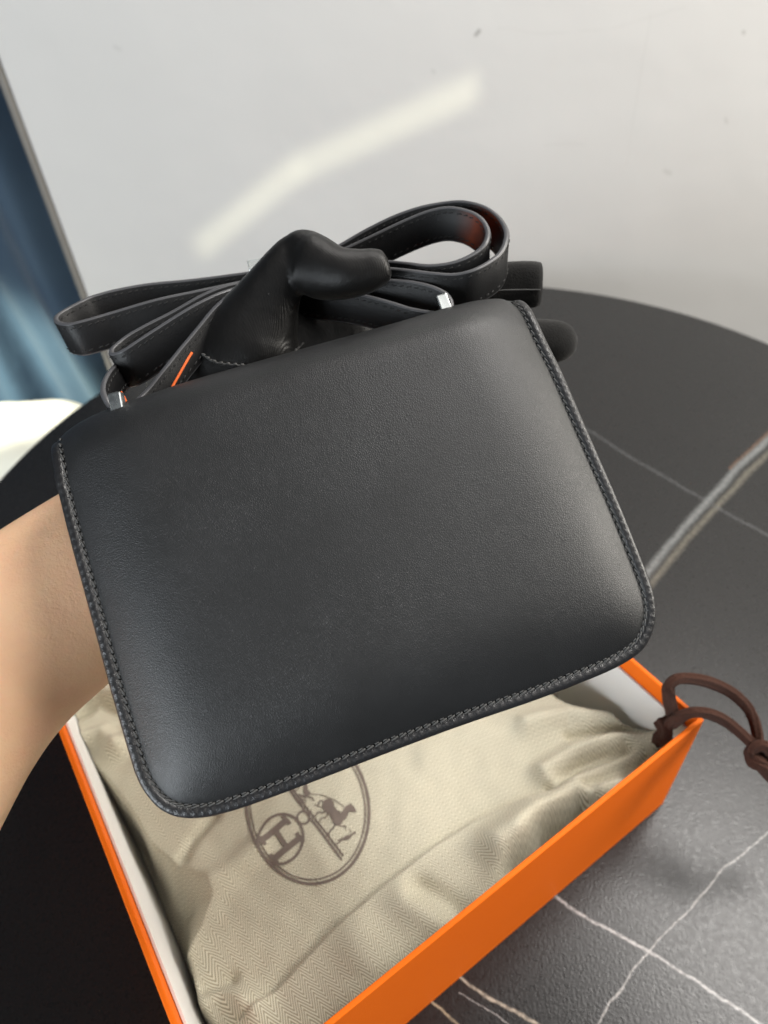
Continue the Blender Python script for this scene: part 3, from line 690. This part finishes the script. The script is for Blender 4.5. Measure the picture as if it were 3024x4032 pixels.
# orange reverse of the strap end peeping out under the last limb
ribbon([(640, 1585, .2600), (660, 1550, .2605), (700, 1478, .2625), (735, 1416, .265), (752, 1388, .2665)], np.array([.9, -.1, .42]), .0009, .0010, 20, (0, 1.1, range(11)), 3, False)
ribbon([(478, 1540, .2665), (489, 1558, .2665), (500, 1580, .2665)], np.array([-.6, -.8, 0]), .0030, .0010, 8, (0, 1.1, range(11)), 3, False)
# right: two big loops and the limb through the right holder
ribbon(C2([(150, 400), (280, 345), (420, 265), (560, 195), (700, 145), (830, 120), (930, 115), (1030, 140), (1100, 190), (1138, 250), (1140, 305), (1110, 370), (1050, 420), (970, 460), (880, 480), (780, 475), (650, 460), (550, 450), (400, 440)], [.316, .313, .309, .303, .292, .286, .288, .296]), wr_, .0150, interior=(.46, .53, (9, 10, 4, 5)))
ribbon(C2([(200, 405), (330, 350), (480, 280), (640, 205), (760, 160), (860, 145), (960, 165), (1020, 205), (1048, 260), (1040, 310), (1000, 360), (930, 400), (850, 425), (750, 435), (650, 425), (550, 415), (400, 405)], [.310, .307, .303, .298, .292, .290, .292, .300]), wr_, .0140, interior=(.47, .53, (9, 10, 4, 5)))
ribbon(C2([(400, 510), (520, 508), (640, 515), (740, 533), (820, 565), (856, 600), (862, 640), (845, 668), (800, 672), (740, 667), (650, 650), (560, 622), (430, 588), (300, 566), (180, 556), (80, 545)], [.296, .290, .286, .283, .281, .283, .288, .298, .304]), wr_, .0135)
so_ = stp.build('strap', [M['strap'], M['edge'], M['interior'], M['orangeline']], bag)
so_.data.attributes.new('interior', 'FLOAT', 'POINT').data.foreach_set('value', LW)
to = thr.build('strap_stitching', M['thread2'], so_); to['kind'] = 'stuff'
bk = [px(x, y, d) for x, y, d in ((976, 1042, .3125), (1040, 1032, .3125), (1050, 1076, .3045), (984, 1080, .3045))]; nrm = np.cross(bk[1] - bk[0], bk[3] - bk[0]); nrm = nrm / np.linalg.norm(nrm) * .002
solid(build('strap_buckle', [p + nrm for p in bk] + [p - nrm for p in bk], [(0, 1, 2, 3), (4, 7, 6, 5), (0, 4, 5, 1), (1, 5, 6, 2), (2, 6, 7, 3), (3, 7, 4, 0)], M['metal'], so_, False), .0005)

# ---------------------------------------------------------------- person: bare forearm, gloved left hand
pp = px(480, 2207, .30)
per = thing('person', 'bare left forearm reaching behind the bag, hand in a black satin glove gripping the strap', 'person', px(-700, 3450, .235))
def limb(rows, m=40, flat=.75, n=60, nn=2.15):
    """rows: pixel x, y, depth, half width in px -> tapered tube facing the camera"""
    D = cr([[*px(x, y, d), hw * d / F] for x, y, d, hw in rows], n)
    P = D[:, :3]; view = (CAMP - P); view /= np.linalg.norm(view, axis=1, keepdims=True)
    return tube(P, lambda i: ellp(D[i, 3], D[i, 3] * (flat if np.isscalar(flat) else flat[i]), m, nn), view)
av_, af_ = limb([(1020, 1560, .322, 200), (860, 1780, .320, 225), (690, 1980, .314, 290), (480, 2205, .306, 345), (245, 2373, .300, 362), (-38, 2591, .289, 392), (-277, 2840, .270, 435), (-640, 3300, .240, 545), (-900, 3650, .225, 620)], 48, .70, 90)
arm = build('forearm', av_, af_, M['skin'], per)
gl = MB()
gl.add(limb([(1178, 936, .281, 24), (1164, 966, .281, 58), (1132, 1030, .282, 84), (1094, 1105, .284, 106), (1052, 1190, .287, 134), (1010, 1290, .291, 178), (985, 1380, .294, 203), (955, 1470, .298, 214), (890, 1590, .306, 225), (800, 1760, .314, 235), (780, 1800, .315, 150)], 40, .82, 70))
gl.add(limb([(1125, 990, .281, 40), (1150, 1005, .281, 70), (1200, 1025, .281, 112), (1265, 1060, .280, 116), (1340, 1078, .279, 101), (1420, 1072, .279, 88), (1480, 1056, .279, 76), (1520, 1046, .279, 58), (1532, 1042, .279, 30)], 40, .85, 60))
gl.add(limb([(1140, 1040, .282, 56), (1156, 1008, .2815, 68), (1185, 990, .281, 80), (1225, 1000, .281, 84), (1262, 1030, .281, 84)], 36, .85, 40))
gl.add(limb([(820, 1780, .318, 180), (1000, 1560, .322, 330), (1250, 1420, .326, 330), (1420, 1330, .330, 300), (1500, 1290, .330, 180)], 36, .38, 40))
glo = gl.build('glove', M['satin'], per)
rm = glo.modifiers.new('remesh', 'REMESH'); rm.mode = 'VOXEL'; rm.voxel_size = .0010; rm.use_smooth_shade = True
smo = glo.modifiers.new('smooth', 'SMOOTH'); smo.iterations = 4; smo.factor = .5
def finger(rows, n=2.6, flat=.9):
    o = build('glove_finger', *limb(rows, 32, flat, 50, n), M['suede'], glo); return o
finger([(1380, 1225, .330, 100), (1600, 1180, .330, 96), (1850, 1140, .328, 92), (2020, 1124, .326, 90), (2095, 1121, .325, 88), (2124, 1120, .325, 80), (2133, 1120, .325, 55), (2135, 1120, .325, 8)], 3.0)
finger([(1400, 1330, .332, 100), (1700, 1330, .331, 96), (1950, 1338, .329, 92), (2110, 1346, .328, 88), (2190, 1344, .328, 82), (2235, 1338, .328, 66), (2262, 1332, .328, 40), (2272, 1330, .328, 8)], 2.2)
finger([(1380, 1430, .331, 98), (1600, 1480, .330, 94), (1850, 1520, .326, 90), (2000, 1540, .324, 84), (2090, 1545, .323, 64), (2125, 1545, .323, 10)], 2.2)
finger([(1300, 1530, .330, 90), (1450, 1620, .329, 85), (1650, 1690, .325, 80), (1780, 1720, .323, 72), (1840, 1730, .323, 50), (1862, 1732, .323, 8)], 2.2)
# thumb seam and the seam along the index finger
bpy.context.view_layer.update(); DG = bpy.context.evaluated_depsgraph_get()
from mathutils.bvhtree import BVHTree
BV = BVHTree.FromObject(glo, DG); GM = np.array(glo.matrix_world); GI = np.array(glo.matrix_world.inverted())
def on_glove(x, y, d):           # the glove's surface under photo pixel x, y
    p = px(x, y, d); v = p - CAMP; v /= np.linalg.norm(v)
    h = BV.ray_cast(Vector(GI[:3, :3] @ CAMP + GI[:3, 3]), Vector(GI[:3, :3] @ v))
    if h[0] is None or d > .30: return p
    return GM[:3, :3] @ np.array(h[0]) + GM[:3, 3] - v * .0001
def seamline(pts, r=.0004, step=.0028):
    seam = MB(); P = np.array([on_glove(*q) for q in cr(pts, 80)]); L = np.r_[0, np.cumsum(np.linalg.norm(np.diff(P, axis=0), axis=1))]
    seam.add(tube(P, lambda i: ellp(r * 1.1, r * 1.1, 6), R @ np.array([0, 0, 1.0])))
    for s0 in np.arange(0, L[-1] - step, step):
        i = int(np.searchsorted(L, s0)); j = int(np.searchsorted(L, s0 + step * .6)); 
        if j > i: seam.add(capsule(P[i] + R @ np.array([0, 0, .0004]), P[min(j, 79)] + R @ np.array([0, .0004, .0006]), r * 1.6, 5))
    seam.build('glove_seam', M['thread'], glo)
seamline([(795, 1395, .2785), (830, 1418, .2770), (870, 1432, .2758), (960, 1440, .2742), (1030, 1438, .2738), (1090, 1424, .2745), (1150, 1395, .2760), (1195, 1350, .2785)])
seamline([(1900, 1148, .3165), (2000, 1142, .3165), (2100, 1141, .3165), (2128, 1142, .3165)], .0003, 1)
